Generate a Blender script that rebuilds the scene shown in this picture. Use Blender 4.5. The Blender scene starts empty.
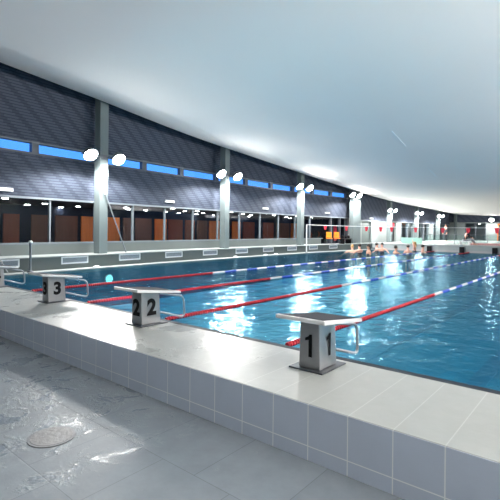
import bpy, math, random
from mathutils import Vector, Matrix
random.seed(7)
SC = bpy.context.scene
C = SC.collection

# ------------------------------------------------------------------ camera
F = 436.0
YAW = math.atan(362 / 436)
ROLL = math.atan(9 / 890)
cd = bpy.data.cameras.new('camera'); cam = bpy.data.objects.new('camera', cd); C.objects.link(cam)
cd.sensor_width = 36; cd.lens = F / 500 * 36
cd.shift_y = -(250 - 230.3) / 500
cd.clip_end = 300; cd.clip_start = 0.05
cam.matrix_world = (Matrix.Translation((0, 0, 1.59)) @ Matrix.Rotation(YAW, 4, 'Z')
                    @ Matrix.Rotation(math.pi / 2, 4, 'X') @ Matrix.Rotation(ROLL, 4, 'Z'))
SC.camera = cam

# ------------------------------------------------------------------ world, exposure
w = bpy.data.worlds.new('dusk_sky'); SC.world = w; w.use_nodes = True
bg = w.node_tree.nodes['Background']; bg.inputs[0].default_value = (0.08, 0.32, 1.0, 1); bg.inputs[1].default_value = 1.2
SC.view_settings.view_transform = 'Standard'; SC.view_settings.look = 'None'
SC.view_settings.exposure = 0.36; SC.view_settings.gamma = 1; SC.view_settings.use_curve_mapping = False
LAMP = 125.0
FLOOD = 540.0    # power of each floodlight's beam      # emission of the floodlight lenses
FILL = 1420.0        # power of the added fill lights, unseen on the right

# ------------------------------------------------------------------ helpers
def pchip(xs, ys, x):
    n = len(xs)
    i = 0
    while i < n - 2 and x > xs[i + 1]: i += 1
    def m(k):
        a = max(0, k - 1); b = min(n - 1, k + 1)
        return (ys[b] - ys[a]) / (xs[b] - xs[a])
    h = xs[i + 1] - xs[i]; t = (x - xs[i]) / h
    return ((2*t**3 - 3*t*t + 1) * ys[i] + (t**3 - 2*t*t + t) * h * m(i)
            + (-2*t**3 + 3*t*t) * ys[i + 1] + (t**3 - t*t) * h * m(i + 1))
CY = [-8, 0, 7.6, 14, 20.5, 26.4, 32, 38, 44, 50]
CXS = [-11.8, -12.3, -12.95, -13.4, -13.62, -13.35, -13.05, -12.95, -12.9, -12.85]
def col(y): return pchip(CY, CXS, y)
def colang(y): return math.atan2(-(col(y + .1) - col(y - .1)), .2)     # rotation about z of the wall line
KY = [-9, 0, 4.56, 5.94, 7.62, 9.7, 12.35, 15.8, 20.25, 25.8, 29.2, 33.4, 40.4, 48.25, 50.6]
KZ = [6.8, 6.25, 5.92, 5.82, 5.70, 5.505, 5.29, 5.09, 4.80, 4.32, 4.03, 3.82, 3.66, 3.49, 3.46]
def ceil_z(x, y):
    z = pchip(KY, KZ, y)
    f = min(1, max(0, (y - 22) / 20))
    return z - f * min(.35, max(0, .045 * (x + 12.5)))

class MB:
    def __init__(s): s.v = []; s.f = []; s.uv = {}
    def quad(s, a, b, c, d, uvs=None):
        n = len(s.v); s.v += [tuple(a), tuple(b), tuple(c), tuple(d)]; s.f.append((n, n+1, n+2, n+3))
        if uvs: s.uv[len(s.f) - 1] = uvs
    def box(s, x0, x1, y0, y1, z0, z1, M=None):
        n = len(s.v)
        P = [(x0,y0,z0),(x1,y0,z0),(x1,y1,z0),(x0,y1,z0),(x0,y0,z1),(x1,y0,z1),(x1,y1,z1),(x0,y1,z1)]
        if M: P = [tuple(M @ Vector(p)) for p in P]
        s.v += P
        for q in ((0,3,2,1),(4,5,6,7),(0,1,5,4),(1,2,6,5),(2,3,7,6),(3,0,4,7)): s.f.append(tuple(n+i for i in q))
        return s
    def hexa(s, lo, hi):                       # two quads of four points each
        n = len(s.v); s.v += [tuple(p) for p in lo] + [tuple(p) for p in hi]
        for q in ((0,3,2,1),(4,5,6,7),(0,1,5,4),(1,2,6,5),(2,3,7,6),(3,0,4,7)): s.f.append(tuple(n+i for i in q))
        return s
    def ring(s, pts):
        n = len(s.v); s.v += [tuple(p) for p in pts]; return list(range(n, n + len(pts)))
    def tube(s, path, r, n=10, closed=False, cap=True):
        path = [Vector(p) for p in path]; R = r if isinstance(r, (list, tuple)) else [r] * len(path)
        rings = []; up = None
        for i, p in enumerate(path):
            a = path[i-1] if i or closed else p; b = path[(i+1) % len(path)] if i < len(path)-1 or closed else p
            t = (b - a).normalized()
            if up is None:
                up = Vector((0,0,1)) if abs(t.z) < .9 else Vector((1,0,0))
            sd = t.cross(up).normalized(); up = sd.cross(t).normalized()
            rings.append(s.ring([p + R[i]*(math.cos(k/n*2*math.pi)*sd + math.sin(k/n*2*math.pi)*up) for k in range(n)]))
        m = len(rings)
        for i in range(m if closed else m - 1):
            a, b = rings[i], rings[(i+1) % m]
            for k in range(n): s.f.append((a[k], a[(k+1)%n], b[(k+1)%n], b[k]))
        if cap and not closed: s.f.append(tuple(reversed(rings[0]))); s.f.append(tuple(rings[-1]))
        return s
    def lathe(s, prof, n=24, M=None, cap=True):
        rs = []
        for r, z in prof:
            P = [Vector((r*math.cos(k/n*2*math.pi), r*math.sin(k/n*2*math.pi), z)) for k in range(n)]
            if M: P = [M @ p for p in P]
            rs.append(s.ring(P))
        for a, b in zip(rs, rs[1:]):
            for k in range(n): s.f.append((a[k], a[(k+1)%n], b[(k+1)%n], b[k]))
        if cap: s.f.append(tuple(reversed(rs[0]))); s.f.append(tuple(rs[-1]))
        return s
    def prism(s, pts, z0, z1, M=None):
        lo = [Vector((x, y, z0)) for x, y in pts]; hi = [Vector((x, y, z1)) for x, y in pts]
        if M: lo = [M @ p for p in lo]; hi = [M @ p for p in hi]
        a = s.ring(lo); b = s.ring(hi); n = len(pts)
        s.f.append(tuple(reversed(a))); s.f.append(tuple(b))
        for k in range(n): s.f.append((a[k], a[(k+1)%n], b[(k+1)%n], b[k]))
        return s
    def build(s, name, mat, parent=None, smooth=False, bevel=0, loc=None):
        me = bpy.data.meshes.new(name); me.from_pydata(s.v, [], s.f); me.update()
        if s.uv:
            L = me.uv_layers.new(name='UVMap')
            for p in me.polygons:
                u = s.uv.get(p.index)
                if u:
                    for k, li in enumerate(p.loop_indices): L.data[li].uv = u[k]
        me.materials.append(mat)
        if smooth:
            me.polygons.foreach_set('use_smooth', [True] * len(me.polygons))
            try: me.set_sharp_from_angle(angle=math.radians(40))
            except Exception: pass
        o = bpy.data.objects.new(name, me); C.objects.link(o)
        if loc: o.location = loc
        if parent: o.parent = parent
        if bevel:
            m = o.modifiers.new('bevel', 'BEVEL'); m.width = bevel; m.segments = 2; m.limit_method = 'ANGLE'
        return o

def tag(o, label=None, cat=None, group=None, kind=None):
    if label: o['label'] = label
    if cat: o['category'] = cat
    if group: o['group'] = group
    if kind: o['kind'] = kind
    return o
def struct(o, label=None): return tag(o, label, None, None, 'structure')
def thing(name, label, cat, loc=(0,0,0), rz=0, group=None):
    o = bpy.data.objects.new(name, None); C.objects.link(o); o.location = loc; o.rotation_euler = (0,0,rz)
    o.empty_display_size = .1
    return tag(o, label, cat, group)
def copy_tree(o, parent=None):
    c = o.copy(); C.objects.link(c)
    if parent: c.parent = parent
    for ch in list(o.children): copy_tree(ch, c)
    return c

# ------------------------------------------------------------------ materials
def newmat(name):
    m = bpy.data.materials.new(name); m.use_nodes = True; nt = m.node_tree
    return m, nt, nt.nodes['Principled BSDF']
def N(nt, t, **kw):
    n = nt.nodes.new(t)
    for k, v in kw.items(): setattr(n, k, v)
    return n
def plain(name, c, rough=.5, metal=0, noise=0, scale=8, bump=0, spec=None, emit=None, es=0):
    m, nt, b = newmat(name)
    b.inputs['Base Color'].default_value = (*c, 1); b.inputs['Roughness'].default_value = rough; b.inputs['Metallic'].default_value = metal
    if spec is not None: b.inputs['Specular IOR Level'].default_value = spec
    if noise or bump:
        tc = N(nt, 'ShaderNodeTexCoord'); no = N(nt, 'ShaderNodeTexNoise'); no.inputs['Scale'].default_value = scale; no.inputs['Detail'].default_value = 5
        nt.links.new(tc.outputs['Object'], no.inputs['Vector'])
        if noise:
            mx = N(nt, 'ShaderNodeMix', data_type='RGBA')
            mx.inputs[6].default_value = (*[x*(1-noise) for x in c], 1); mx.inputs[7].default_value = (*[min(1, x*(1+noise)) for x in c], 1)
            nt.links.new(no.outputs[0], mx.inputs[0]); nt.links.new(mx.outputs[2], b.inputs['Base Color'])
        if bump:
            bp = N(nt, 'ShaderNodeBump'); bp.inputs['Strength'].default_value = bump; bp.inputs['Distance'].default_value = .01
            nt.links.new(no.outputs[0], bp.inputs['Height']); nt.links.new(bp.outputs[0], b.inputs['Normal'])
    if emit: b.inputs['Emission Color'].default_value = (*emit, 1); b.inputs['Emission Strength'].default_value = es
    return m
def emis(name, c, s):
    m = bpy.data.materials.new(name); m.use_nodes = True; nt = m.node_tree; nt.nodes.clear()
    o = N(nt, 'ShaderNodeOutputMaterial'); e = N(nt, 'ShaderNodeEmission'); e.inputs[0].default_value = (*c, 1); e.inputs[1].default_value = s
    nt.links.new(e.outputs[0], o.inputs[0]); return m

def tile_mat(name, c, grout, tw, th, axes, off=(0, 0), gw=.004, rough=.35, wet=0, var=.06, stagger=0.0, bump=.15, nscale=3):
    """tiles laid by object coordinates; axes picks which two coordinates run along the tile's width and height"""
    m, nt, b = newmat(name); L = nt.links.new
    tc = N(nt, 'ShaderNodeTexCoord'); sx = N(nt, 'ShaderNodeSeparateXYZ'); L(tc.outputs['Object'], sx.inputs[0])
    cb = N(nt, 'ShaderNodeCombineXYZ')
    for k in (0, 1):
        a = N(nt, 'ShaderNodeMath', operation='SUBTRACT'); L(sx.outputs[axes[k]], a.inputs[0]); a.inputs[1].default_value = off[k] - 400 * (tw, th)[k]; L(a.outputs[0], cb.inputs[k])
    br = N(nt, 'ShaderNodeTexBrick'); br.offset = stagger; br.squash = 1
    br.inputs['Scale'].default_value = 1; br.inputs['Brick Width'].default_value = tw; br.inputs['Row Height'].default_value = th
    br.inputs['Mortar Size'].default_value = gw; br.inputs['Mortar Smooth'].default_value = .3; br.inputs['Bias'].default_value = 0
    br.inputs['Color1'].default_value = (*[x*(1-var) for x in c], 1); br.inputs['Color2'].default_value = (*[min(1, x*(1+var)) for x in c], 1)
    br.inputs['Mortar'].default_value = (*grout, 1); L(cb.outputs[0], br.inputs['Vector'])
    no = N(nt, 'ShaderNodeTexNoise'); no.inputs['Scale'].default_value = nscale; no.inputs['Detail'].default_value = 8; no.inputs['Roughness'].default_value = .65
    L(tc.outputs['Object'], no.inputs['Vector'])
    mx = N(nt, 'ShaderNodeMix', data_type='RGBA', blend_type='MULTIPLY'); mx.inputs[0].default_value = 1
    rp = N(nt, 'ShaderNodeMapRange'); rp.inputs[1].default_value = .3; rp.inputs[2].default_value = .7; rp.inputs[3].default_value = 1 - 2.2*var; rp.inputs[4].default_value = 1 + var
    L(no.outputs[0], rp.inputs[0]); L(br.outputs['Color'], mx.inputs[6]); L(rp.outputs[0], mx.inputs[7]); L(mx.outputs[2], b.inputs['Base Color'])
    bp = N(nt, 'ShaderNodeBump'); bp.inputs['Strength'].default_value = bump; bp.inputs['Distance'].default_value = .01
    ad = N(nt, 'ShaderNodeMath', operation='MULTIPLY_ADD'); L(br.outputs['Fac'], ad.inputs[0]); ad.inputs[1].default_value = -.5; L(no.outputs[0], ad.inputs[2])
    L(ad.outputs[0], bp.inputs['Height']); L(bp.outputs[0], b.inputs['Normal'])
    b.inputs['Roughness'].default_value = rough
    if wet:
        n2 = N(nt, 'ShaderNodeTexNoise'); n2.inputs['Scale'].default_value = wet; n2.inputs['Detail'].default_value = 9; n2.inputs['Roughness'].default_value = .72; n2.inputs['Distortion'].default_value = .6
        L(tc.outputs['Object'], n2.inputs['Vector'])
        # puddles: low x (away from the dry end near block 1), irregular outline
        pr = N(nt, 'ShaderNodeMapRange'); L(sx.outputs[0], pr.inputs[0]); pr.inputs[1].default_value = -1.6; pr.inputs[2].default_value = -3.2; pr.inputs[3].default_value = -.1; pr.inputs[4].default_value = .12
        a2 = N(nt, 'ShaderNodeMath', operation='ADD'); L(n2.outputs[0], a2.inputs[0]); L(pr.outputs[0], a2.inputs[1])
        mr = N(nt, 'ShaderNodeMapRange'); mr.inputs[1].default_value = .58; mr.inputs[2].default_value = .68; mr.inputs[3].default_value = rough; mr.inputs[4].default_value = .27
        L(a2.outputs[0], mr.inputs[0]); L(mr.outputs[0], b.inputs['Roughness'])
        n3 = N(nt, 'ShaderNodeTexNoise'); n3.inputs['Scale'].default_value = 26; n3.inputs['Detail'].default_value = 4; L(tc.outputs['Object'], n3.inputs['Vector'])
        wm = N(nt, 'ShaderNodeMapRange'); wm.inputs[1].default_value = .60; wm.inputs[2].default_value = .66; L(a2.outputs[0], wm.inputs[0])
        mu = N(nt, 'ShaderNodeMath', operation='MULTIPLY'); L(wm.outputs[0], mu.inputs[0]); L(n3.outputs[0], mu.inputs[1])
        m3 = N(nt, 'ShaderNodeMath', operation='MULTIPLY_ADD'); L(mu.outputs[0], m3.inputs[0]); m3.inputs[1].default_value = 1.3; L(ad.outputs[0], m3.inputs[2])
        L(m3.outputs[0], bp.inputs['Height'])
    return m

WHITE_TILE = tile_mat('white_deck_tile', (.395, .42, .415), (.50, .53, .52), .3, 1.3, (0, 1), off=(-.71, 2.5), rough=.42, wet=1.8, var=.025, bump=.22, nscale=9)
FRONT_TILE = tile_mat('white_riser_tile', (.58, .65, .78), (.92, .95, .99), .3, .3, (0, 2), off=(-.71, .10), rough=.3, var=.02, bump=.1, gw=.0045)
SLATE = tile_mat('grey_floor_tile', (.225, .265, .305), (.15, .175, .205), .62, .64, (0, 1), off=(-2.07, 1.31), rough=.55, wet=3.2, var=.06, stagger=.5, bump=.3, nscale=5, gw=.003)
BASIN = tile_mat('blue_basin_tile', (.004, .13, .215), (.004, .11, .18), .25, .25, (0, 1), rough=.5, var=.06, bump=.05, nscale=.7)
BASIN_WALL = plain('blue_basin_wall', (.006, .14, .24), .5)
CONCRETE = plain('pale_concrete', (.12, .15, .155), .75, noise=.08, scale=3, bump=.1)
CONC_WALL = plain('grey_green_concrete', (.105, .125, .125), .75, noise=.07, scale=2.2, bump=.1)
LIGHT_WALL = plain('light_wall', (.22, .25, .25), .7, noise=.04, scale=2)
LEDGE = plain('pale_ledge', (.27, .30, .30), .6, noise=.04)
CEIL = plain('ceiling_membrane', (.93, .885, .855), .8, noise=.035, scale=.18)
ALU = plain('aluminium', (.15, .175, .20), .6, .1)
DARKMETAL = plain('dark_metal', (.10, .11, .13), .45, .5)
STEEL = plain('brushed_steel', (.36, .37, .39), .38, .85, noise=.06, scale=20)
GRIP = plain('grey_tube', (.42,.44,.47), .3, .7)
CHROME = plain('chrome_tube', (.75, .77, .8), .15, 1)
PLATE_W = plain('white_plate_edge', (.84, .86, .88), .35)
PLATE_G = plain('grey_grip', (.055, .06, .075), .85, noise=.15, scale=60, bump=.3, spec=.1)
BLACK = plain('black_paint', (.006, .006, .008), .6, spec=.15)
RED = plain('red_float', (.50, .008, .022), .5)
BLUE = plain('blue_float', (.03, .10, .62), .4)
WHITE = plain('white_float', (.85, .86, .88), .4)
REDCLOTH = plain('red_flag', (.72, .03, .06), .7)
ORANGE = plain('orange_seat', (.95, .28, .02), .5)
GRATE = plain('dark_gutter_grate', (.02, .03, .045), .6, spec=.2)
VENT_W = plain('vent_frame', (.72, .75, .78), .45, .2)
VENT_G = plain('vent_mesh', (.28, .32, .38), .6)
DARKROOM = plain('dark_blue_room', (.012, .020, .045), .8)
INNERFLOOR = plain('inner_floor', (.08, .06, .05), .6)
SKIN = plain('skin', (.68, .36, .27), .55)
SKIN_T = plain('tanned_skin', (.52, .27, .18), .55)
HAIR_D = plain('dark_hair', (.03, .02, .015), .5)
HAIR_B = plain('blond_hair', (.62, .36, .14), .5)
SUIT = plain('dark_swimsuit', (.02, .02, .035), .5)
TEAL = plain('teal_board', (.22, .42, .36), .5)
SHIRT = plain('black_shirt', (.02, .022, .03), .8)
PANTS = plain('grey_shorts', (.30, .32, .36), .8)
LENS = emis('floodlight_lens', (1.0, .98, .94), LAMP)
DOWN = emis('downlight_lens', (1.0, .96, .90), 40)
SMALL = emis('batten_light_lens', (.95, .97, 1.0), 1.6)
UNDER = emis('underwater_lens', (.35, .85, 1.0), 2.5)
PINKW = plain('pinkish_wall', (.34, .32, .32), .7, noise=.1, scale=1.3)

def wood(name, c):
    m, nt, b = newmat(name); L = nt.links.new
    tc = N(nt, 'ShaderNodeTexCoord'); mp = N(nt, 'ShaderNodeMapping'); mp.inputs['Scale'].default_value = (14, 14, .7)
    no = N(nt, 'ShaderNodeTexNoise'); no.inputs['Scale'].default_value = 1.5; no.inputs['Detail'].default_value = 6
    L(tc.outputs['Object'], mp.inputs[0]); L(mp.outputs[0], no.inputs['Vector'])
    mx = N(nt, 'ShaderNodeMix', data_type='RGBA'); mx.inputs[6].default_value = (*[x*.6 for x in c], 1); mx.inputs[7].default_value = (*[min(1, x*1.4) for x in c], 1)
    L(no.outputs[0], mx.inputs[0]); L(mx.outputs[2], b.inputs['Base Color']); b.inputs['Roughness'].default_value = .5
    return m
WOOD_O = wood('orange_wood', (.80, .17, .02)); WOOD_B = wood('brown_wood', (.13, .050, .035)); WOOD_R = wood('red_brown_wood', (.22, .04, .018))

def cladding():
    """overlapping metal shingles: every row steps sideways, so the joints run in diagonals"""
    m, nt, b = newmat('shingle_cladding'); L = nt.links.new
    uv = N(nt, 'ShaderNodeUVMap'); s = N(nt, 'ShaderNodeSeparateXYZ'); L(uv.outputs[0], s.inputs[0])
    def math_(op, a, b_=None, c_=None):
        n = N(nt, 'ShaderNodeMath', operation=op)
        for k, v in enumerate((a, b_, c_)):
            if v is None: continue
            if isinstance(v, (int, float)): n.inputs[k].default_value = v
            else: L(v, n.inputs[k])
        return n.outputs[0]
    RH, BW, ST = .085, .62, .095
    row = math_('DIVIDE', s.outputs[1], RH); rf = math_('FRACT', row); ri = math_('FLOOR', row)
    u = math_('MULTIPLY_ADD', ri, ST, s.outputs[0]); uf = math_('FRACT', math_('DIVIDE', math_('ADD', u, 200), BW))
    gap = math_('LESS_THAN', rf, .22)
    vert = math_('LESS_THAN', uf, .34)
    mx = N(nt, 'ShaderNodeMix', data_type='RGBA'); mx.inputs[6].default_value = (.070, .083, .115, 1); mx.inputs[7].default_value = (.050, .061, .088, 1); L(vert, mx.inputs[0])
    m2 = N(nt, 'ShaderNodeMix', data_type='RGBA'); L(gap, m2.inputs[0]); L(mx.outputs[2], m2.inputs[6]); m2.inputs[7].default_value = (.027, .034, .053, 1)
    L(m2.outputs[2], b.inputs['Base Color']); b.inputs['Roughness'].default_value = .7; b.inputs['Specular IOR Level'].default_value = .12
    bp = N(nt, 'ShaderNodeBump'); bp.inputs['Strength'].default_value = .5; bp.inputs['Distance'].default_value = .02
    h = math_('MULTIPLY_ADD', vert, -.5, rf); L(h, bp.inputs['Height']); L(bp.outputs[0], b.inputs['Normal'])
    return m
CLAD = cladding()

def glassy(name, tint, ior=1.45, rough=.0, bump=False):
    m = bpy.data.materials.new(name); m.use_nodes = True; nt = m.node_tree; nt.nodes.clear(); L = nt.links.new
    o = N(nt, 'ShaderNodeOutputMaterial'); mix = N(nt, 'ShaderNodeMixShader'); fr = N(nt, 'ShaderNodeFresnel'); fr.inputs[0].default_value = ior
    t = N(nt, 'ShaderNodeBsdfTransparent'); t.inputs[0].default_value = (*tint, 1)
    ge = N(nt, 'ShaderNodeNewGeometry'); ir = N(nt, 'ShaderNodeMapRange'); L(ge.outputs['Backfacing'], ir.inputs[0])
    ir.inputs[3].default_value = ior; ir.inputs[4].default_value = 1 / ior; L(ir.outputs[0], fr.inputs[0])
    g = N(nt, 'ShaderNodeBsdfGlossy'); g.inputs['Roughness'].default_value = rough; g.inputs[0].default_value = (1, 1, 1, 1)
    L(fr.outputs[0], mix.inputs[0]); L(t.outputs[0], mix.inputs[1]); L(g.outputs[0], mix.inputs[2]); L(mix.outputs[0], o.inputs[0])
    return m, nt, fr, g
GLASS = glassy('window_glass', (.88, .92, .95), 1.22)[0]
STRIP_GLASS = glassy('strip_glass', (.95, .97, 1), 1.2)[0]
WATER, wnt, wfr, wg = glassy('pool_water', (.50, .86, .96), 1.33, .09)
tc = N(wnt, 'ShaderNodeTexCoord')
mp = N(wnt, 'ShaderNodeMapping'); wnt.links.new(tc.outputs['Object'], mp.inputs[0])
n1 = N(wnt, 'ShaderNodeTexNoise'); n1.inputs['Scale'].default_value = 2.6; n1.inputs['Detail'].default_value = 3; n1.inputs['Roughness'].default_value = .55; n1.inputs['Distortion'].default_value = .4
n2 = N(wnt, 'ShaderNodeTexNoise'); n2.inputs['Scale'].default_value = 9; n2.inputs['Detail'].default_value = 2
wnt.links.new(mp.outputs[0], n1.inputs['Vector']); wnt.links.new(mp.outputs[0], n2.inputs['Vector'])
am = N(wnt, 'ShaderNodeMath', operation='MULTIPLY_ADD'); wnt.links.new(n2.outputs[0], am.inputs[0]); am.inputs[1].default_value = .16; wnt.links.new(n1.outputs[0], am.inputs[2])
wg.inputs[0].default_value = (.24, .40, .48, 1)
wb = N(wnt, 'ShaderNodeBump'); wb.inputs['Strength'].default_value = 1.0; wb.inputs['Distance'].default_value = .040
wnt.links.new(am.outputs[0], wb.inputs['Height']); wnt.links.new(wb.outputs[0], wg.inputs['Normal']); wnt.links.new(wb.outputs[0], wfr.inputs['Normal'])

# ------------------------------------------------------------------ large structure
PT = .39      # platform top above the lower floor
WL = .355     # water level
EY0, EY1 = 2.595, 3.78
PEND = 28.8
XR = 11.0     # right side of the hall (out of the picture)
UD = .78      # upper deck level
POOLR = 3.4
def poolx(y): return col(y) + .8

m = MB(); m.box(-13.2, XR, -8, EY0 + .002, -.2, 0); struct(m.build('floor', SLATE))
m = MB(); m.box(-12.3, XR, EY0, EY1 - .10, -.9, PT); o = struct(m.build('starting_platform', WHITE_TILE, bevel=.006))
m = MB(); m.box(-12.3, XR, EY0 - .006, EY0 - .0005, .0, PT - .004); struct(m.build('platform_riser', FRONT_TILE))
m = MB(); m.box(-12.1, POOLR, EY1 - .10, EY1, -.7, PT - .006); struct(m.build('pool_gutter', GRATE))
# pool basin, water
ys = [EY1 + (PEND - EY1) * i / 24 for i in range(25)]
BZ = -.85
m = MB()
for a, b in zip(ys, ys[1:]): m.quad((poolx(a), a, BZ), (POOLR, a, BZ), (POOLR, b, BZ), (poolx(b), b, BZ))
struct(m.build('basin_floor', BASIN))
m = MB()
for a, b in zip(ys, ys[1:]):
    m.quad((poolx(a), a, BZ), (poolx(b), b, BZ), (poolx(b), b, .30), (poolx(a), a, .30))
m.quad((poolx(EY1), EY1+.001, BZ), (POOLR, EY1+.001, BZ), (POOLR, EY1+.001, .30), (poolx(EY1), EY1+.001, .30))
m.quad((poolx(PEND), PEND, BZ), (POOLR, PEND, BZ), (POOLR, PEND, .30), (poolx(PEND), PEND, .30))
m.quad((POOLR, EY1, BZ), (POOLR, PEND, BZ), (POOLR, PEND, .30), (POOLR, EY1, .30))
struct(m.build('basin_wall', BASIN_WALL))
LINE = plain('lane_line_tile', (.008, .085, .16), .5)
m = MB()
for lx in (2.4, .37, -1.66, -3.66, -5.66, -7.68, -9.7, -11.0):
    m.box(lx - .14, lx + .14, EY1 + 1.5, PEND - 1.8, BZ, BZ + .006); m.box(lx - .42, lx + .42, EY1 + 1.5, EY1 + 1.75, BZ, BZ + .0065)
struct(m.build('lane_markings', LINE))
m = MB()
for a, b in zip(ys, ys[1:]): m.quad((poolx(a), a, WL), (POOLR, a, WL), (POOLR, b, WL), (poolx(b), b, WL))
tag(m.build('pool_water', WATER), 'blue rippled water filling the swimming pool', 'water', None, 'stuff')

# left pool strip, vent wall, ledge
ysl = [-8 + (50.2 + 8) * i / 60 for i in range(61)]
def wallbox(m, y0, y1, o0, o1, z0, z1, zf=None):
    """a slab following the left wall line, from offset o0 to o1"""
    a0, a1, b0, b1 = col(y0)+o0, col(y0)+o1, col(y1)+o0, col(y1)+o1
    m.hexa([(a0,y0,z0),(a1,y0,z0),(b1,y1,z0),(b0,y1,z0)], [(a0,y0,z1),(a1,y0,z1),(b1,y1,z1),(b0,y1,z1)])
def run(m, y0, y1, o0, o1, z0, z1, step=1.0):
    n = max(1, int((y1 - y0) / step)); 
    for i in range(n): wallbox(m, y0+(y1-y0)*i/n, y0+(y1-y0)*(i+1)/n, o0, o1, z0, z1)
m = MB(); run(m, EY0, PEND, .34, .80, .28, PT); struct(m.build('pool_side_strip', LEDGE))
m = MB(); run(m, -8, PEND, -.06, .37, 0, UD - .03); struct(m.build('wall_vent_bench', CONC_WALL))
m = MB(); run(m, -8, PEND, -.62, .40, UD - .03, UD); struct(m.build('walkway_ledge', LEDGE))
# upper deck beyond the pool
m = MB(); m.box(-13.6, POOLR + 4, PEND + .02, 50, UD - .3, UD - .004); struct(m.build('far_deck', LEDGE))
m = MB(); m.box(-12.6, XR, PEND - .02, PEND + .9, UD - .07, UD + .03); struct(m.build('bulkhead_coping', LEDGE, bevel=.01))
m = MB(); m.box(-12.6, XR, PEND + .03, PEND + .3, -.8, UD - .07); struct(m.build('bulkhead_wall', PINKW))
m = MB(); m.box(POOLR, XR, EY1, PEND, 0, PT); struct(m.build('right_pool_deck', WHITE_TILE))

# left wall: parapet, cladding bands, post bands
def band(m, y0, y1, off, z0, z1, n, uoff=0):
    for i in range(n):
        a = y0+(y1-y0)*i/n; b = y0+(y1-y0)*(i+1)/n
        za = z1(a) if callable(z1) else z1; zb = z1(b) if callable(z1) else z1
        m.quad((col(a)+off, a, z0), (col(b)+off, b, z0), (col(b)+off, b, zb), (col(a)+off, a, za), [(a, z0), (b, z0), (b, zb), (a, za)])
SY1 = 28.2      # where the high strip of windows ends
m = MB(); run(m, -8, 24.0, -.90, -.62, 0, 1.13); run(m, 24.0, 50, -.95, -.72, 0, UD); struct(m.build('wall_left', CONC_WALL))
m = MB(); band(m, -8, SY1, -.65, 2.53, 3.87, 40); struct(m.build('wall_left_lower_cladding', CLAD))
m = MB(); band(m, -8, SY1, -.65, 4.17, lambda y: ceil_z(col(y), y)+.75, 40)
band(m, SY1, 50, -.65, 2.40, lambda y: ceil_z(col(y), y)+.75, 26); struct(m.build('wall_left_upper_cladding', CLAD))
m = MB(); run(m, -8, SY1, -.80, -.62, 2.47, 2.53); struct(m.build('trim_1', ALU))
m = MB(); run(m, -8, SY1, -.85, -.63, 3.82, 3.87); struct(m.build('trim_2', DARKMETAL))
m = MB(); run(m, -8, SY1, -.85, -.62, 4.16, 4.20); struct(m.build('trim_3', ALU))
m = MB(); run(m, SY1, 50, -.80, -.60, 2.36, 2.42); struct(m.build('trim_4', ALU))

# strip windows
posts = [-3, -.9, 1.2, 3.4, 5.98, 8.1, 10.24, 12.25, 14.5, 16.75, 18.95, 21.05, 23.1, 25.15, 27.0]
for i, (a, b) in enumerate(zip(posts, posts[1:])):
    e = thing('window_%d' % (i+1), None, None); struct(e)
    m = MB(); run(m, a - .1, a + .12, -.80, -.63, 3.87, 4.22); m.build('post', DARKMETAL, e)
    m = MB(); run(m, a+.1, b-.1, -.78, -.76, 3.86, 4.23); m.build('pane', STRIP_GLASS, e)
m = MB(); run(m, 27.0, SY1+.2, -.80, -.64, 3.8, 4.3); struct(m.build('trim_5', DARKMETAL))
m = MB(); m.box(-14.7, -13.9, SY1 - .05, SY1 + .05, 2.3, 4.6)
# lower windows
mull = [-1.6, .05, 1.65, 3.25, 4.9, 6.50, 8.13, 9.76, 11.37, 13.0, 14.65, 16.3, 18.02, 19.70, 21.35, 22.9, 24.2]
for i, (a, b) in enumerate(zip(mull, mull[1:])):
    e = thing('window_%d' % (i+30), None, None); struct(e)
    m = MB(); run(m, a - .025, a + .025, -.77, -.67, 1.13, 2.48); m.build('mullion', ALU, e)
    m = MB(); run(m, a+.03, b-.03, -.74, -.73, 1.12, 2.48); m.build('pane', GLASS, e)
m = MB(); run(m, -8, 24.2, -.82, -.61, 1.10, 1.15); struct(m.build('trim_6', ALU))
# glazed recess between the third and fourth column: glass down to the deck
rec = [24.2, 25.2, 26.3, 27.3]
for i, (a, b) in enumerate(zip(rec, rec[1:])):
    e = thing('window_%d' % (i+50), None, None); struct(e)
    m = MB(); run(m, b - .04, b + .04, -.80, -.63, UD, 2.48); m.build('mullion', DARKMETAL, e)
    m = MB(); run(m, a+.04, b-.04, -.74, -.73, UD, 2.48); m.build('pane', GLASS, e)
# wall segments right of the fourth column
m = MB(); run(m, 27.35, 29.25, -.95, -.66, UD-.01, 2.6); run(m, 30.7, 34.3, -.95, -.66, UD-.01, 2.40); run(m, 35.2, 36.3, -.95, -.66, UD-.01, 2.40)
run(m, 39.4, 40.2, -.95, -.66, UD-.01, 2.40)
run(m, 29.25, 30.7, -.95, -.66, 2.30, 2.40)
run(m, 34.3, 35.2, -.95, -.66, 2.32, 2.40)
struct(m.build('wall_left_far', LIGHT_WALL))
DOOR_G = plain('dark_green_door', (.10, .125, .12), .55); DOOR_D = plain('black_door', (.02, .025, .03), .5)
e = thing('door_1', None, None); struct(e)
m = MB(); run(m, 29.27, 30.68, -.88, -.80, UD, 2.30); m.build('door_leaf', DOOR_G, e)
m = MB(); run(m, 30.4, 30.45, -.80, -.74, 1.7, 1.9); m.build('door_handle', ALU, e)
e = thing('door_2', None, None); struct(e)
m = MB(); run(m, 34.32, 35.18, -.88, -.80, UD, 2.0); m.build('door_leaf', DOOR_D, e)
m = MB(); run(m, 34.32, 35.18, -.87, -.79, 2.0, 2.32); m.build('door_sign', REDCLOTH, e)
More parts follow.
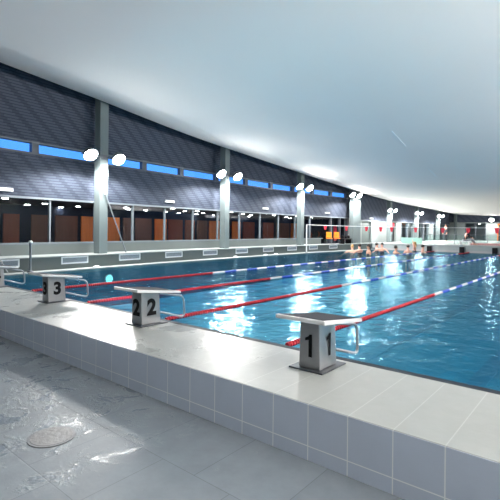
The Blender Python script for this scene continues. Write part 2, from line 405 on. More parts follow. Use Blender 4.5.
for i, (a, b) in enumerate([(36.3, 37.8), (37.8, 39.4), (40.2, 41.8), (41.8, 43.4), (44.6, 46.4), (46.4, 48.2), (48.2, 50)]):
    e = thing('window_%d' % (i+60), None, None); struct(e)
    m = MB(); run(m, a - .05, a + .05, -.82, -.63, UD, 2.40); m.build('mullion', ALU, e)
    m = MB(); run(m, a+.05, b-.05, -.74, -.73, UD, 2.40); m.build('pane', GLASS, e)
m = MB(); run(m, 43.4, 44.6, -.95, -.66, UD-.01, 2.40); struct(m.build('wall_left_pier', LIGHT_WALL))

# the dark room behind the windows
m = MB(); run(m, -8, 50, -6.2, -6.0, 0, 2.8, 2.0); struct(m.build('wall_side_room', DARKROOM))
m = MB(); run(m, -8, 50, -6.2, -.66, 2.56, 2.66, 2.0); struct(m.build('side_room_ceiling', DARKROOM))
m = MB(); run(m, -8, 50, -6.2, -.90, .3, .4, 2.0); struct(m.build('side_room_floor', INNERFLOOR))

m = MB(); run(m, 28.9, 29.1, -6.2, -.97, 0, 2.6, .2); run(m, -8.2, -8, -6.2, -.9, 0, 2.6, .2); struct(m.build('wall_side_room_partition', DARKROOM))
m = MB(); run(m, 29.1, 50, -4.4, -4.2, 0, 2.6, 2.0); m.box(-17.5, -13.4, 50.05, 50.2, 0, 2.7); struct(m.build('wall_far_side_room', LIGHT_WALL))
m = MB(); m.box(-14, XR, 50.2, 53, .4, .5); m.box(-14, XR, 50.2, 53, 2.62, 2.72); m.box(-14.2, -14, 50.2, 53, .4, 2.7); struct(m.build('far_room_shell', LIGHT_WALL))
# ceiling
m = MB()
nx, ny = 20, 44
for j in range(ny):
    ya = -8.6 + (50.6 + 8.6) * j / ny; yb = -8.6 + (50.6 + 8.6) * (j+1) / ny
    for i in range(nx):
        def pt(i, y):
            x0 = col(y) + .34; x = x0 + (XR + .4 - x0) * i / nx
            return (x, y, ceil_z(x, y))
        m.quad(pt(i, ya), pt(i, yb), pt(i+1, yb), pt(i+1, ya))
o = m.build('ceiling', CEIL)
import bmesh
bm = bmesh.new(); bm.from_mesh(o.data); bmesh.ops.remove_doubles(bm, verts=bm.verts, dist=1e-4)
for f in bm.faces: f.smooth = True
bm.to_mesh(o.data); bm.free(); struct(o)
s = o.modifiers.new('thick', 'SOLIDIFY'); s.thickness = .25; s.offset = -1
m = MB()
for i in range(60):
    a, b = -8.6 + 59.2*i/60, -8.6 + 59.2*(i+1)/60
    za, zb = ceil_z(col(a), a), ceil_z(col(b), b)
    m.quad((col(a)-.7, a, za+.72), (col(b)-.7, b, zb+.72), (col(b)+.36, b, zb+.72), (col(a)+.36, a, za+.72))
    m.quad((col(a)+.36, a, za+.02), (col(b)+.36, b, zb+.02), (col(b)+.36, b, zb+.74), (col(a)+.36, a, za+.74))
struct(m.build('ceiling_edge_soffit', CLAD))
# unseen sides of the hall
m = MB(); m.box(XR, XR + .3, -8.3, 50.3, -.2, 8); struct(m.build('wall_right', LIGHT_WALL))
m = MB(); m.box(-14.5, XR, -8.3, -8, -.2, 8); struct(m.build('wall_back', LIGHT_WALL))
# far wall
FY = 50.0
m = MB(); m.quad((-13.6, FY, 2.62), (XR, FY, 2.62), (XR, FY, 4.2), (-13.6, FY, 4.2), [(0,2.62),(24,2.62),(24,4.2),(0,4.2)]); struct(m.build('wall_far_cladding', CLAD))
m = MB(); m.box(-13.6, XR, FY - .06, FY, 2.58, 2.64); struct(m.build('trim_7', LEDGE))
m = MB(); m.box(-13.6, -11.9, FY, FY+.2, .5, 2.6); m.box(-10.0, -8.95, FY, FY+.2, .5, 2.6); m.box(-8.0, XR, FY, FY+.2, .5, 2.6); m.box(-13.6, XR, FY+3, FY+3.2, .5, 4.2); struct(m.build('wall_far', LIGHT_WALL))
m = MB(); m.box(-13.0, -12.75, FY-.3, FY, UD, 3.7); struct(m.build('wall_corner_post', CONCRETE))
e = thing('window_70', None, None); struct(e)
m = MB()
for x in (-11.9, -10.95, -10.0): m.box(x-.04, x+.04, FY-.02, FY+.08, UD, 2.58)
m.build('window_frame', DARKMETAL, e)
m = MB(); m.box(-11.9, -10.0, FY+.03, FY+.04, UD, 2.58); m.build('pane', GLASS, e)
e = thing('door_3', None, None); struct(e)
m = MB(); m.box(-8.95, -8.85, FY-.03, FY+.1, UD, 2.5); m.box(-8.1, -8.0, FY-.03, FY+.1, UD, 2.5); m.box(-8.95, -8.0, FY-.03, FY+.1, 2.4, 2.5); m.build('door_frame', WOOD_O, e)
m = MB(); m.box(-8.85, -8.1, FY+.02, FY+.08, UD, 2.4); m.build('door_leaf', DOOR_D, e)

# ------------------------------------------------------------------ columns, floodlights
cols = [(7.92, 3.93, 'nearest concrete column beside the pool, a long pole leaning on it'),
        (14.36, 4.05, 'second concrete column from the left along the pool'),
        (20.87, 4.06, 'third concrete column from the left, its base by the flag line post'),
        (27.1, 4.0, 'wide concrete column right of the orange chairs'),
        (32.3, 3.22, 'concrete column right of the grey green door'),
        (38.0, 3.22, 'concrete column just left of the far bluish windows'),
        (43.8, 3.16, 'farthest concrete column before the corner of the hall')]
def flood(y, x, z, rz, label, beam=1.0):
    t = thing('floodlight', label, 'lamp', (x, y, z), rz, 'floodlights along the columns')
    A = Matrix.Rotation(math.radians(138), 4, 'Y')     # lens looks down and out over the pool
    m = MB(); m.lathe([(.06, -.16), (.15, -.13), (.215, .0), (.235, .06), (.225, .06), (.205, .025)], 20, A); m.build('housing', DARKMETAL, t, True)
    m = MB(); m.lathe([(.195, .032), (.185, .09), (.15, .14), (.09, .17), (.03, .18)], 20, A); m.build('lens', LENS, t, True)
    m = MB(); m.tube([(-.03, -.20, .0), (-.16, -.20, .0), (-.16, .20, 0), (-.03, .20, 0)], .012, 8); m.build('bracket', DARKMETAL, t)
    b_ = bpy.data.lights.new('flood_beam', 'SPOT'); b_.energy = FLOOD * beam; b_.spot_size = math.radians(168); b_.spot_blend = .25; b_.shadow_soft_size = .16; b_.color = (1.0, .98, .94)
    bo = bpy.data.objects.new('flood_beam', b_); C.objects.link(bo); bo.parent = t; bo.location = (.17, 0, -.22); bo.rotation_euler = (0, math.radians(-6), 0)
    return t
ordn = ['nearest', 'second', 'third', 'fourth', 'fifth', 'sixth', 'farthest']
for k, (y, lz, lab) in enumerate(cols):
    wy = .32 if k != 3 else 1.0
    dys = [(-.65,.41),(-.7,.44),(-.7,.3),(-1.1,-.2),(-.85,.1),(-1.0,.1),(-1.1,.15)][k]
    m = MB(); A = Matrix.Rotation(colang(y), 4, 'Z')
    h = ceil_z(col(y), y) - UD + .70
    m.box(-.15, .15, -wy/2, wy/2, 0, h, A)
    o = m.build('concrete_column', CONCRETE, None, bevel=.012, loc=(col(y), y, UD)); tag(o, lab, 'column', 'concrete columns along the pool')
    for j, dy in enumerate(dys):
        yy = y + dy
        flood(yy, col(yy) + .37, lz, colang(y), 'floodlight on the %s column from the camera, %s of its pair' % (ordn[k], ('left', 'right')[j]), 1.0 if k < 4 else 1.1).scale = (1,)*3 if k < 3 else ((.9,)*3 if k == 3 else (.72,)*3)
    t = thing('lamp_arm', 'dark crossbar carrying the pair of floodlights on the %s column' % ordn[k], 'bracket', (col(y) + .155, y, lz), colang(y), 'lamp crossbars')
    m = MB(); m.box(.0, .04, dys[0]-.12, dys[1]+.12, -.025, .025); m.box(0, .02, -.1, .1, -.08, .08); m.build('crossbar', DARKMETAL, t)
# single floodlight on the far wall
flood(FY - .55, -9.36, 2.93, -math.pi/2, 'single floodlight high on the far end wall above the pale panel', .4)
t = thing('lamp_arm', 'dark wall bracket holding the single floodlight on the far end wall', 'bracket', (-9.36, FY - .42, 2.93), 0, 'lamp crossbars')
m = MB(); m.box(-.04, .04, 0, .42, -.04, .04); m.box(-.22, .22, -.02, .02, -.03, .03); m.build('crossbar', DARKMETAL, t)
# unseen fill lights added by the right wall, aimed up to brighten the ceiling
for y in (2, 11, 20, 31, 43):
    z = min(ceil_z(XR, y) - 1.6, 3.0)
    L_ = bpy.data.lights.new('unseen_fill_light', 'AREA'); L_.energy = FILL; L_.size = 1.0; L_.spread = math.radians(95); L_.color = (1.0, .97, .92)
    lo = bpy.data.objects.new('unseen_fill_light', L_); C.objects.link(lo); lo.location = (XR - .6, y, z)
    lo.rotation_euler = (0, math.radians(180 - 46), 0)
u_ = bpy.data.lights.new('unseen_underwater_fill', 'AREA'); u_.energy = 150; u_.size = .3; u_.color = (.55, .95, 1.0)  # unseen fill added below the platform edge to brighten the water
uo = bpy.data.objects.new('unseen_underwater_fill', u_); C.objects.link(uo); uo.location = (-5.65, 3.86, -.25); uo.rotation_euler = (math.radians(80), 0, 0)
# round lights of the room behind the glass
DL = [(-14.95, 5.72), (-18.18, 7.79), (-16.72, 7.83), (-18.98, 9.6), (-17.54, 9.62), (-18.4, 11.34), (-17.79, 12.3), (-16.45, 11.26), (-17.99, 13.48),
      (-15.11, 12.78), (-19.04, 16.56), (-16.58, 14.82), (-17.71, 17.17), (-19.63, 19.92), (-16.0, 15.11), (-15.21, 16.84),
      (-16.6, 19.34), (-15.22, 19.94), (-15.92, 21.46), (-18.85, 27.45), (-19.2, 23.0), (-17.2, 24.6), (-16.2, 26.2), (-15.6, 23.4),
      (-18.2, 14.9), (-19.3, 18.2), (-17.2, 20.8), (-16.6, 5.3), (-15.6, 9.4), (-15.3, 37.5), (-15.3, 41), (-10.9, 51.5)]
first = None
WD = 'first second third fourth fifth sixth seventh eighth ninth tenth eleventh twelfth thirteenth fourteenth fifteenth sixteenth seventeenth eighteenth nineteenth twentieth'.split() + ['twenty-' + q for q in 'first second third fourth fifth sixth seventh eighth ninth'.split()] + ['thirtieth'] + ['thirty-' + q for q in 'first second third fourth fifth'.split()]
DL.sort(key=lambda p: (math.cos(YAW)*p[0] + math.sin(YAW)*p[1]) / (-math.sin(YAW)*p[0] + math.cos(YAW)*p[1]))
for k, (x, y) in enumerate(DL):
    if first is None:
        first = thing('downlight', 'round ceiling light behind the window glass, first from the left', 'ceiling light', (x, y, 2.555), 0, 'round ceiling lights behind the glazing')
        m = MB(); m.lathe([(.12, -.02), (.12, 0)], 20); m.build('rim', ALU, first)
        m = MB(); m.lathe([(.095, -.03), (.095, -.021)], 20); m.build('lens', DOWN, first)
    else:
        c = copy_tree(first); c.location = (x, y, 2.555); c['label'] = 'round ceiling light behind the window glass, %s from the left' % WD[k]
# wooden panels along the room's back wall; orange ones have spot lighting in their colour
WP = [(4.6,5.6,1),(6.74,7.34,2),(7.82,8.57,1),(8.83,9.85,1),(10.05,12.08,0),(12.31,12.91,1),(13.03,14.05,1),(14.29,15.08,0),(15.22,16.26,2),(16.49,17.2,2),(17.45,18.28,1),(18.45,19.33,0),(20.53,21.29,0),(21.57,22.66,2),(23.57,24.64,2),(24.97,26.46,1),(26.7,27.44,0),(29.38,30.92,0)]
cnt = [0, 0, 0]
for k, (a, b, q) in enumerate(WP):
    m = MB(); run(m, a, b, -4.92, -4.86, .40, 2.13)
    o = m.build('wooden_panel', (WOOD_O, WOOD_B, WOOD_R)[q])
    tag(o, ['lit orange', 'dull brown', 'dark red brown'][q] + ' wooden panel behind the long windows, %s of that tone from the left' % WD[cnt[q]], 'panel', ['orange panels behind the glazing', 'brown panels behind the glazing', 'red brown panels behind the glazing'][q])
    cnt[q] += 1
# small batten lights on the lower edge of the cladding
for (y, z, lab) in [(5.09, 2.69, 'leftmost'), (11.58, 2.73, 'between the first and second columns'), (18.4, 2.76, 'between the second and third columns'), (24.7, 2.75, 'above the orange chairs'), (30.6, 2.56, 'above the grey green door')]:
    t = thing('batten_light', 'small white batten light on the cladding, ' + lab, 'lamp', (col(y) - .60, y, z), colang(y), 'batten lights on the cladding')
    m = MB(); m.box(-.05, .0, -.24, .24, -.05, .05); m.build('housing', PLATE_W, t)
    m = MB(); m.box(.0, .03, -.22, .22, -.04, .04); m.build('lens', SMALL, t)
# air vents in the bench wall
VY = [4.66, 6.78, 8.85, 10.93, 13.02, 15.18, 17.33, 19.5, 21.65, 23.8]
nm = ['first', 'second', 'third', 'fourth', 'fifth', 'sixth', 'seventh', 'eighth', 'ninth', 'tenth']
for k, y in enumerate(VY):
    t = thing('wall_vent', 'white framed air vent in the low poolside wall, %s from the left' % nm[k], 'vent', (col(y) + .37, y, .64), colang(y), 'air vents in the poolside wall')
    m = MB(); m.box(0, .02, -.45, .45, .07, .11); m.box(0, .02, -.45, .45, -.11, -.07); m.box(0, .02, -.45, -.41, -.07, .07); m.box(0, .02, .41, .45, -.07, .07); m.build('frame', VENT_W, t)
    m = MB()
    for q in range(5): m.box(0, .012, -.41, .41, -.068 + q*.028, -.05 + q*.028)
    m.build('louvre', VENT_G, t)
# pale strips standing in for faint light reflections on the ceiling
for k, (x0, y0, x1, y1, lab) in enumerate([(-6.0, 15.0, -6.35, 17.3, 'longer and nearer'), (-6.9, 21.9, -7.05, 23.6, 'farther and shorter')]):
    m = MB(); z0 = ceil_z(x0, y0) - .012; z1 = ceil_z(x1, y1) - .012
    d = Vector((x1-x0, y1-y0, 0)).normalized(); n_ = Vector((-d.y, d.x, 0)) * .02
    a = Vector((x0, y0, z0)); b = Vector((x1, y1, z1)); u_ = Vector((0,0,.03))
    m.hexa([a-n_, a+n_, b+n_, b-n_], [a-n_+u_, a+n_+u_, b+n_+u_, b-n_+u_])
    tag(m.build('ceiling_reflection', PLATE_W), 'thin pale strip standing in for a faint reflection on the smooth ceiling, %s of the two' % lab, 'painted reflection', 'pale reflection strips on the ceiling')

# ------------------------------------------------------------------ starting blocks
def digit(ch, size, M, parent):
    if ch == '1':
        k = size * .72
        m = MB(); P = [(-.02,-.5),(.15,-.5),(.15,.5),(.03,.5),(-.04,.40),(-.20,.33),(-.20,.20),(-.02,.25)]
        m.prism([(px_*k, py_*k) for px_, py_ in reversed(P)][::-1], -.001, .001)
        n = m.build('number', BLACK); n.matrix_local = M; n.parent = parent; n['label'] = 'black number 1'; return n
    cu = bpy.data.curves.new('number', 'FONT'); cu.body = ch; cu.size = size; cu.align_x = 'CENTER'; cu.align_y = 'CENTER'
    cu.extrude = .001; cu.offset = size * .045
    o = bpy.data.objects.new('number', cu); C.objects.link(o)
    dg = bpy.context.evaluated_depsgraph_get(); me = bpy.data.meshes.new_from_object(o.evaluated_get(dg))
    bpy.data.objects.remove(o); me.materials.clear(); me.materials.append(BLACK)
    n = bpy.data.objects.new('number', me); C.objects.link(n); n.matrix_local = M; n.parent = parent
    n['label'] = 'black number ' + ch
    return n
def block(x, y0_, num, label):
    t = thing('starting_block', label, 'starting block', (x, y0_, PT), 0, 'starting blocks on the platform')
    # local: x from -.135 to .135, y toward the pool
    m = MB(); m.box(-.155, .185, -.045, .37, 0, .014); m.build('base_plate', DARKMETAL, t, bevel=.003)
    m = MB()
    m.hexa([(-.078,0,.014),(.135,0,.014),(.135,.29,.014),(-.078,.29,.014)], [(-.060,-.01,.445),(.128,-.01,.445),(.128,.27,.405),(-.060,.27,.405)])
    m.build('pedestal', STEEL, t, bevel=.008)
    # sloping deck
    m = MB(); z0, z1 = .483, .405
    m.hexa([(-.205,-.18,z0-.035),(.28,-.18,z0-.035),(.28,.50,z1-.03),(-.205,.50,z1-.03)], [(-.205,-.18,z0),(.28,-.18,z0),(.28,.50,z1),(-.205,.50,z1)])
    top = m.build('deck_plate', PLATE_W, t, bevel=.008)
    m = MB(); f = lambda y: z0 + (z1 - z0) * (y + .18) / .68
    m.hexa([(-.175,-.15,f(-.15)-.004),(.25,-.15,f(-.15)-.004),(.25,.47,f(.47)-.004),(-.175,.47,f(.47)-.004)], [(-.175,-.15,f(-.15)+.003),(.25,-.15,f(-.15)+.003),(.25,.47,f(.47)+.003),(-.175,.47,f(.47)+.003)])
    m.build('grip_surface', PLATE_G, top)
    # backstroke grip over the water
    def arc(pts, r=.05, k=5):
        out = [Vector(pts[0])]
        for a, b, c in zip(pts, pts[1:], pts[2:]):
            a, b, c = Vector(a), Vector(b), Vector(c); p = b + (a-b).normalized()*r; q = b + (c-b).normalized()*r
            for i in range(k+1):
                s_ = i/k; out.append(p*(1-s_)**2 + b*2*s_*(1-s_) + q*s_**2)
        out.append(Vector(pts[-1])); return out
    xh = .15
    m = MB(); m.tube(arc([(xh, .25, .385), (xh, .66, .31), (xh, .68, .02), (xh-.03, .29, .14)], .08), 0.014, 10); m.build('backstroke_grip', GRIP, t, True)
    # numbers on the front and on the side
    digit(num, .27, Matrix.Translation((.030, -.0095, .215)) @ Matrix.Rotation(math.radians(90), 4, 'X'), t)
    digit(num, .27, Matrix.Translation((.1375, .145, .215)) @ Matrix.Rotation(math.radians(90), 4, 'Z') @ Matrix.Rotation(math.radians(90), 4, 'X'), t)
    return t
block(-2.025, 3.22, '1', 'steel starting block numbered 1, nearest the camera')
block(-4.575, 3.285, '2', 'steel starting block numbered 2, between blocks 1 and 3')
block(-7.085, 3.325, '3', 'steel starting block numbered 3, second from the left edge')
block(-9.62, 3.35, '4', 'steel starting block numbered 4, cut by the left edge of the photo')

# ------------------------------------------------------------------ lane ropes
bead_cache = {}
def bead_mesh(kind, n, pitch, detail):
    key = (kind, n, round(pitch, 4), detail)
    if key in bead_cache: return bead_cache[key]
    m = MB(); ns = 12 if detail else 8
    for i in range(n):
        y = i * pitch; A = Matrix.Translation((0, y, 0)) @ Matrix.Rotation(math.radians(-90), 4, 'X')
        r = .030; p = pitch * .96
        if detail: m.lathe([(.02, 0), (r*.93, p*.06), (r, p*.25), (r, p*.55), (r*.62, p*.62), (r*.62, p*.99)], ns, A)
        else: m.lathe([(r*.8, 0), (r, p*.1), (r, p*.85), (r*.8, p)], ns, A)
    o = m.build('floats', {'red': RED, 'blue': BLUE, 'white': WHITE}[kind], None, True)
    me = o.data; bpy.data.objects.remove(o); bead_cache[key] = me; return me
def rope(x, label):
    t = thing('lane_rope', label, 'lane rope', (x, EY1, WL + .012), 0, 'lane ropes across the pool')
    m = MB(); m.tube([(0, -.02, .0), (0, PEND - EY1, 0)], .008, 6); m.build('cable', CHROME, t)
    y = .06; L_ = PEND - EY1
    secs = []
    while y < 5.05: secs.append(('red', y, .5)); y += .5
    k = 0
    while y < L_ - 2.6:
        secs.append(('white' if k % 2 == 0 else 'blue', y, .5)); y += .5; k += 1
    while y < L_ - .4: secs.append(('red', y, .5)); y += .5
    for kind, y0, ln in secs:
        me = bead_mesh(kind, 10 if y0 < 6 else 5, ln / (10 if y0 < 6 else 5), y0 < 6)
        o = bpy.data.objects.new(kind + '_floats', me); C.objects.link(o); o.location = (0, y0, 0); o.parent = t
        o['label'] = kind + ' floats'
rope(-2.66, 'lane rope starting beside block 1, the nearest to the camera')
rope(-4.66, 'lane rope starting beside block 2, red floats then blue and white')
rope(-6.66, 'lane rope starting just right of block 3')
rope(-8.70, 'lane rope starting left of block 3, the farthest to the left')

# underwater lamps on the left wall, small white domes standing in for gleams along the edge
for k, y in enumerate((7.7,)):
    t = thing('underwater_lamp', 'round underwater lamp glowing in the left pool wall', 'lamp', (poolx(y) + .02, y, .02), colang(y), 'underwater lamps')
    A = Matrix.Rotation(math.radians(90), 4, 'Y')
    m = MB(); m.lathe([(.17, 0), (.17, .02), (.13, .035)], 20, A); m.build('ring', CHROME, t)
    m = MB(); m.lathe([(.13, .036), (.10, .05), (.02, .055)], 20, A); m.build('lens', UNDER, t, True)
for k, y in enumerate((7.36, 14.4, 16.7, 17.6)):
    m = MB(); m.lathe([(.11, 0), (.10, .035), (.05, .06), (.01, .065)], 16)
    o = m.build('gleam_dome', WHITE, None, True, loc=(poolx(y) - .14, y, PT)); tag(o, 'small white dome standing in for a gleam on the left pool edge, %s from the camera' % nm[k], 'painted gleam', 'white gleam domes on the pool edge')

# drain cover in the floor
t = thing('drain_cover', 'round grey drain cover set in the wet grey floor tiles', 'drain cover', (-3.27, 1.60, 0))
m = MB(); m.lathe([(.17, .0005), (.17, .006), (.155, .007)], 40); m.build('rim', plain('drain_rim', (.20, .21, .23), .55, .2), t, True)
m = MB(); m.lathe([(.15, .001), (.15, .0085)], 40)
m.build('lid', plain('drain_lid', (.22, .225, .235), .5, .2, noise=.2, scale=30, bump=.5), t)

# ------------------------------------------------------------------ poles, posts, flags
t = thing('pole', 'long thin pale pole leaning against the nearest column', 'pole', (col(8.78) + .25, 8.78, UD))
m = MB(); m.tube([(0, 0, 0.012), (-.02, -.80, 1.95)], .02, 8); m.build('shaft', ALU, t, True)
m = MB(); m.tube([(-.02, -.80, 1.95), (-.025, -.88, 2.16)], .035, 8); m.build('grip', PLATE_W, t, True)
x, y = col(5.3) + .62, 5.3
t = thing('flag_post', 'short white post standing on the pool edge behind block 3', 'post', (x, y, PT))
m = MB(); m.tube([(0,0,0), (0,0,.80)], .032, 12); m.build('post', ALU, t, True)
m = MB(); m.lathe([(.09, 0), (.085, .02), (.045, .05)], 16); m.build('foot', DARKMETAL, t, True)
m = MB(); m.lathe([(.05, .80), (.055, .82), (.03, .86)], 12); m.build('cap', WHITE, t, True)
x, y = col(20.6) + .60, 20.6
t = thing('flag_post', 'thin pale flag line post standing beside the third column', 'post', (x, y, PT))
m = MB(); m.tube([(0,0,0), (0,0,1.55)], .03, 10); m.build('post', PLATE_W, t, True)
m = MB(); m.lathe([(.09, 0), (.085, .02), (.045, .05)], 16); m.build('foot', DARKMETAL, t, True)
def flagz(x_): 
    s_ = (x_ - x) / (POOLR - x); return 1.93 - .55 * s_ * (1 - s_)
px = x
pts = [(px + (POOLR - px) * i / 24, 20.6, flagz(px + (POOLR - px) * i / 24)) for i in range(25)]
m = MB(); m.tube(pts, .010, 5); tag(m.build('flag_line', PLATE_W), 'thin white line strung across the pool carrying red flags', 'line')
for k, fx in enumerate([-11.85, -10.6, -9.5, -8.75, -8.2, -7.05, -5.85, -4.8, -3.7]):
    m = MB(); m.prism([(-.09, 0), (.09, 0), (.045, -.22), (-.045, -.22)], -.004, .004, Matrix.Rotation(math.radians(90), 4, 'X'))
    o = m.build('pennant_flag', REDCLOTH, None, loc=(fx, 20.6, flagz(fx) - .012))
    tag(o, 'red pennant hanging on the line over the pool, %s from the left' % nm[k], 'flag', 'red pennants on the flag line')
# bar leaning at the far left
t = thing('pole', 'thin dark pole slanting down at the left edge behind block 4', 'pole', (col(4.7) + .62, 4.72, PT))
m = MB(); m.tube([(0,0,0.015), (-.42, -.55, 1.3)], .016, 8); m.build('shaft', STEEL, t, True)

# ------------------------------------------------------------------ seats on the ledge
def chair(x, y, rz, label):
    t = thing('chair', label, 'chair', (x, y, UD), rz, 'orange chairs on the ledge'); t.scale = (.8, .8, .8)
    m = MB(); m.box(-.22, .24, -.22, .22, .42, .46); m.build('seat', ORANGE, t, bevel=.015)
    m = MB(); m.hexa([(-.24,-.22,.50),(-.20,-.22,.50),(-.20,.22,.50),(-.24,.22,.50)], [(-.205,-.20,.94),(-.28,-.20,.94),(-.28,.20,.94),(-.205,.20,.94)]); m.build('backrest', ORANGE, t, bevel=.015)
    for sx in (-1, 1):
        for sy in (-1, 1):
            m = MB(); m.tube([(sx*.19, sy*.18, .42), (sx*.23, sy*.21, 0)], .016, 8); m.build('leg', DARKMETAL, t)
    return t
chair(col(23.97) + .05, 23.9, -.8, 'orange chair with dark legs left of its twin, behind the far end of the pool')
chair(col(24.8) + .05, 24.75, -.9, 'orange chair with dark legs right of its twin, behind the far end of the pool')
t = thing('bench', 'low black bench with dark bags right of the orange chairs', 'bench', (col(26) + .0, 25.85, UD))
m = MB(); m.box(-.2, .2, -.6, .55, .28, .34); m.build('seat', BLACK, t, bevel=.01)
for sy in (-.5, .45):
    m = MB(); m.box(-.18, .18, sy-.03, sy+.03, 0, .28); m.build('leg', BLACK, t)
for k, (dy, r) in enumerate([(-.35, .13), (.05, .11), (.35, .14)]):
    m = MB(); m.lathe([(.02, 0), (r*.9, .01), (r, r*.6), (r*.8, r*1.3), (r*.25, r*1.5)], 14)
    tag(m.build('bag', BLACK, None, True, loc=(col(26), 25.85 + dy, UD + .34)), 'dark rounded bag on the black bench, %s of three' % ('left', 'middle', 'right')[k], 'bag', 'dark bags on the bench')
m = MB(); m.prism([(-.2, 0), (.2, 0), (.16, -1.0), (-.16, -1.0)], -.02, .02, Matrix.Rotation(math.radians(90), 4, 'Z') @ Matrix.Rotation(math.radians(90), 4, 'X'))
tag(m.build('towel', REDCLOTH, None, loc=(col(26.6) - 1.2, 26.6, 1.95)), 'red towel hanging behind the glass right of the orange chairs', 'towel')
m = MB(); m.tube([(col(26.2)-1.2, 26.2, 1.98), (col(27.0)-1.2, 27.0, 1.98)], .02, 8); m.tube([(col(26.2)-1.2, 26.2, .4), (col(26.2)-1.2, 26.2, 1.98)], .02, 8); m.tube([(col(27.0)-1.2, 27.0, .4), (col(27.0)-1.2, 27.0, 1.98)], .02, 8)
tag(m.build('towel_rail', ALU), 'metal rail holding the red towel behind the glass', 'rail')

# bulkhead boxes, railing, far things
for k, bx in enumerate((-8.98, -7.05, -5.26, -3.4)):
    m = MB(); m.box(bx-.13, bx+.13, PEND-.12, PEND+.03, .36, .70); tag(m.build('bulkhead_bracket', BLACK, None, bevel=.01), 'black box under the far coping, %s from the left' % nm[k], 'bracket', 'black boxes under the coping')
t = thing('glass_railing', 'low pale glass railing on the deck beyond the pool', 'railing', (0, 31.5, UD))
gl = glassy('railing_glass', (.86, .93, .92))[0]
for x0 in (-10.2, -8.2, -6.2, -4.2, -2.2):
    m = MB(); m.box(x0+.03, x0+1.97, -.006, .006, .05, .62); m.build('glass_panel', gl, t)
    m = MB(); m.tube([(x0, 0, 0), (x0, 0, .66)], .02, 8); m.build('post', ALU, t)
m = MB(); m.tube([(-10.2, 0, .66), (-.2, 0, .66)], .018, 8); m.build('handrail', ALU, t)
m = MB(); m.box(-.7, .7, -.05, .05, 0, .42)
tag(m.build('screen', TEAL, None, bevel=.01, loc=(-10.4, 29.6, UD)), 'mint green screen board beside the far end of the pool', 'board')
m = MB(); m.box(-.9, .9, -.25, .25, 0, .14); tag(m.build('foam_mat', plain('pink_foam', (.50, .26, .27), .7), None, bevel=.03, loc=(-6.1, 30.4, UD)), 'pink and white mat lying on the deck beyond the pool', 'mat')

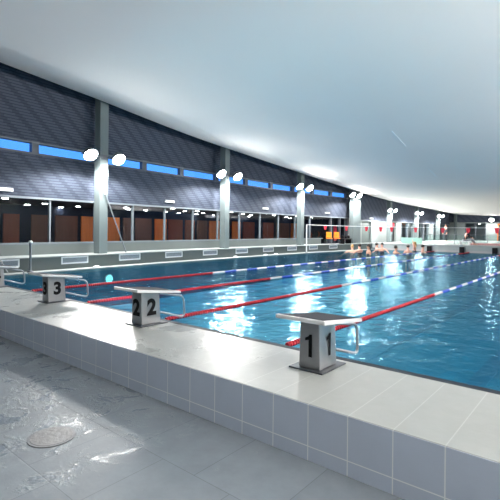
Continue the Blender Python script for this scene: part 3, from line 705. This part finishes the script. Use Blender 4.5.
# ------------------------------------------------------------------ people
def skinned(name, verts, edges, radii, mat, parent, root=0, sub=2):
    me = bpy.data.meshes.new(name); me.from_pydata(verts, edges, []); me.update(); me.materials.append(mat)
    o = bpy.data.objects.new(name, me); C.objects.link(o); o.parent = parent
    sk = o.modifiers.new('skin', 'SKIN'); sk.use_smooth_shade = True
    for v, r in zip(me.skin_vertices[0].data, radii): v.radius = (r, r) if not isinstance(r, tuple) else r; v.use_root = False
    me.skin_vertices[0].data[root].use_root = True
    s_ = o.modifiers.new('sub', 'SUBSURF'); s_.levels = sub; s_.render_levels = sub
    return o
def ball(m, c, r, n=12):
    A = Matrix.Translation(c) @ Matrix.Diagonal((r[0], r[1], r[2], 1))
    m.lathe([(math.sin(math.pi*i/8), -math.cos(math.pi*i/8)) for i in range(1, 8)], n, A)
def person(loc, rz, label, hips, knee, foot, chest, head, arms, skin, hair, suit, suit_name='swimsuit', long_hair=False, legs_suit=None, s=1.0, group=None):
    """joints in local coordinates, figure faces +y; hips etc. are centre points"""
    t = thing('person', label, 'person', loc, rz, group); t.scale = (s, s, s)
    H, Cst, Hd = Vector(hips), Vector(chest), Vector(head)
    nk = Cst + (Hd - Cst) * .50
    V = [H, H*.5 + Cst*.5, Cst, nk, Hd - Vector((0, -.01, .04)), Hd + Vector((0, .0, .05))]
    R = [(.135,.10), (.115,.085), (.15,.095), .05, .075, .085]
    Ed = [(0,1),(1,2),(2,3),(3,4),(4,5)]
    for sd in (-1, 1):
        n = len(V); hp = H + Vector((sd*.09, 0, -.06)); kn = Vector(knee[0 if sd < 0 else 1]); ft = Vector(foot[0 if sd < 0 else 1])
        V += [hp, kn, ft + Vector((0, 0, .06)), ft + Vector((0, .15, .025))]; R += [.085, .055, .035, .03]; Ed += [(0,n),(n,n+1),(n+1,n+2),(n+2,n+3)]
        a = arms[0 if sd < 0 else 1]; n = len(V)
        V += [Cst + Vector((sd*.19, 0, .06)), Vector(a[0]), Vector(a[1])]; R += [.055, .038, .026]; Ed += [(2,n),(n,n+1),(n+1,n+2)]
        # palm with five short fingers
        hd = (Vector(a[1]) - Vector(a[0])).normalized(); sdv = Vector((1,0,0)) if abs(hd.x) < .8 else Vector((0,1,0))
        n2 = len(V); V.append(Vector(a[1]) + hd*.06); R.append(.03); Ed.append((n+2, n2))
        for q, (o_, l_) in enumerate(((-.032,.07),(-.011,.085),(.011,.08),(.032,.062))):
            V += [Vector(a[1]) + hd*(.09+l_) + sdv*o_]; R.append(.008); Ed.append((n2, len(V)-1))
        V += [Vector(a[1]) + hd*.07 + sdv*(-.065*sd)]; R.append(.009); Ed.append((n2, len(V)-1))
    b = skinned('body', V, Ed, R, skin, t)
    m = MB(); ball(m, Hd + Vector((0, -.022, .055)), (.092, .10, .10))
    if long_hair: ball(m, Hd + Vector((0, -.075, -.06)), (.07, .05, .14))
    m.build('hair', hair, t, True)
    m = MB(); ball(m, Hd + Vector((0, .088, .0)), (.014, .02, .02), 8); m.build('nose', skin, t, True)
    m = MB()
    for sd in (-1, 1): ball(m, Hd + Vector((sd*.03, .078, .025)), (.011, .01, .008), 8)
    m.build('eyes', BLACK, t, True)
    m = MB(); ball(m, Hd + Vector((0, .078, -.04)), (.024, .01, .007), 8); m.build('mouth', REDCLOTH, t, True)
    V2 = [H - Vector((0,0,.05)), H + Vector((0,0,.04)), H*.5 + Cst*.5, Cst + Vector((0,0,.02))]
    skinned(suit_name, V2, [(0,1),(1,2),(2,3)], [(.15,.112),(.15,.112),(.13,.1),(.165,.108)], suit, t)
    if suit_name == 'shirt':
        for sd, a in zip((-1, 1), arms): skinned('sleeve', [Cst + Vector((sd*.12, 0, .05)), Cst + Vector((sd*.19, 0, .06)), Vector(a[0]), Vector(a[0])*.2 + Vector(a[1])*.8], [(0,1),(1,2),(2,3)], [.07, .068, .052, .042], suit, t)
    if legs_suit:
        V3 = [H - Vector((0,0,.02))]; E3 = []; R3 = [(.14, .11)]
        for sd in (0, 1):
            hp = H + Vector(((-1,1)[sd]*.09, 0, -.07)); kn = Vector(knee[sd]); V3 += [hp, kn, Vector(foot[sd]) + Vector((0,0,.12))]; n3 = len(V3); E3 += [(0, n3-3), (n3-3, n3-2), (n3-2, n3-1)]; R3 += [.098, .072, .05]
        skinned('trousers', V3, E3, R3, legs_suit, t)
    return t
def standing(dep):     # legs below
    return dict(hips=(0,0,.95), knee=((-.1,.02,.5),(.1,.02,.5)), foot=((-.11,0,0),(.11,0,0)), chest=(0,0,1.32), head=(0,.02,1.62))
ARMS = {'down': (((-.24,.02,1.1),(-.25,.12,.86)), ((.24,.02,1.1),(.25,.12,.86))),
        'out': (((-.42,.08,1.28),(-.62,.16,1.12)), ((.42,.08,1.28),(.62,.16,1.12))),
        'fwd': (((-.22,.24,1.2),(-.14,.48,1.16)), ((.22,.24,1.2),(.14,.48,1.16))),
        'raise': (((-.30,.06,1.52),(-.16,.10,1.74)), ((.24,.03,1.1),(.25,.16,.92)))}
SW = [(-11.60, 23.3, .4, 'out', SKIN, HAIR_B, SUIT, 0, 'swimmer with bare pink arms spread, farthest left in the water below the orange chairs', .52),
      (-10.95, 22.9, 1.1, 'fwd', SKIN, HAIR_D, SUIT, 0, 'dark haired swimmer in the water left of the dark haired long haired one', .60),
      (-9.95, 21.9, 2.4, 'down', SKIN_T, HAIR_D, SUIT, 1, 'swimmer with long dark hair seen from behind, in front of the wide column', .62),
      (-11.30, 26.0, -.9, 'fwd', SKIN, HAIR_D, SUIT, 0, 'low swimmer right of the long haired one, shoulders just out of the water', .60),
      (-10.35, 24.6, 2.9, 'out', SKIN, HAIR_D, SUIT, 0, 'swimmer in a dark suit below the grey green door, arms held out', .66),
      (-9.35, 24.1, -.6, 'fwd', SKIN_T, HAIR_D, SUIT, 0, 'bent low swimmer in front of the dark door, right of the outstretched one', .52),
      (-9.05, 25.2, .7, 'down', SKIN, HAIR_D, SUIT, 0, 'swimmer in a dark suit beside the blond one, left of the mint board', .56),
      (-8.95, 26.0, 1.9, 'raise', SKIN, HAIR_B, SUIT, 1, 'blond swimmer with one arm raised, by the mint green board', .72),
      (-8.55, 26.2, -1.2, 'fwd', SKIN, HAIR_D, SUIT, 0, 'dark haired swimmer farthest right in the group, near the black boxes', .56)]
for x, y, rz, arm, sk, hr, su, lh, lab, up in SW:
    d = standing(0); person((x, y, WL + up - 1.82), rz, lab, d['hips'], d['knee'], d['foot'], d['chest'], d['head'], ARMS[arm], sk, hr, su, long_hair=bool(lh), group='bathers at the far end of the pool')
# seated person on a low bench by the far coping
t = thing('low_bench', 'low white bench under the seated person at the end of the pool', 'bench', (-6.98, 29.15, UD + .03))
m = MB(); m.box(-.3, .3, -.16, .16, .20, .25); m.build('seat', PLATE_W, t, bevel=.01)
for sx in (-.25, .25):
    m = MB(); m.box(sx-.03, sx+.03, -.14, .14, 0, .20); m.build('leg', PLATE_W, t)
person((-6.98, 29.15, UD + .03), -1.1, 'person in a black top sitting bent forward on a low bench beyond the pool',
       (0, 0, .36), ((-.14,.42,.42),(.14,.42,.42)), ((-.14,.62,0),(.14,.62,0)), (0,.12,.70), (0,.24,.96),
       (((-.22,.28,.60),(-.12,.44,.50)), ((.22,.28,.60),(.12,.44,.50))), SKIN, HAIR_D, SHIRT, 'shirt', legs_suit=PANTS, s=.92)
d = standing(0)
person((-10.82, 39.0, UD - .004), 2.6, 'person in black standing on the far deck under a red pennant', d['hips'], d['knee'], d['foot'], d['chest'], d['head'], ARMS['down'], SKIN, HAIR_D, SHIRT, 'shirt', legs_suit=SHIRT, s=.86)
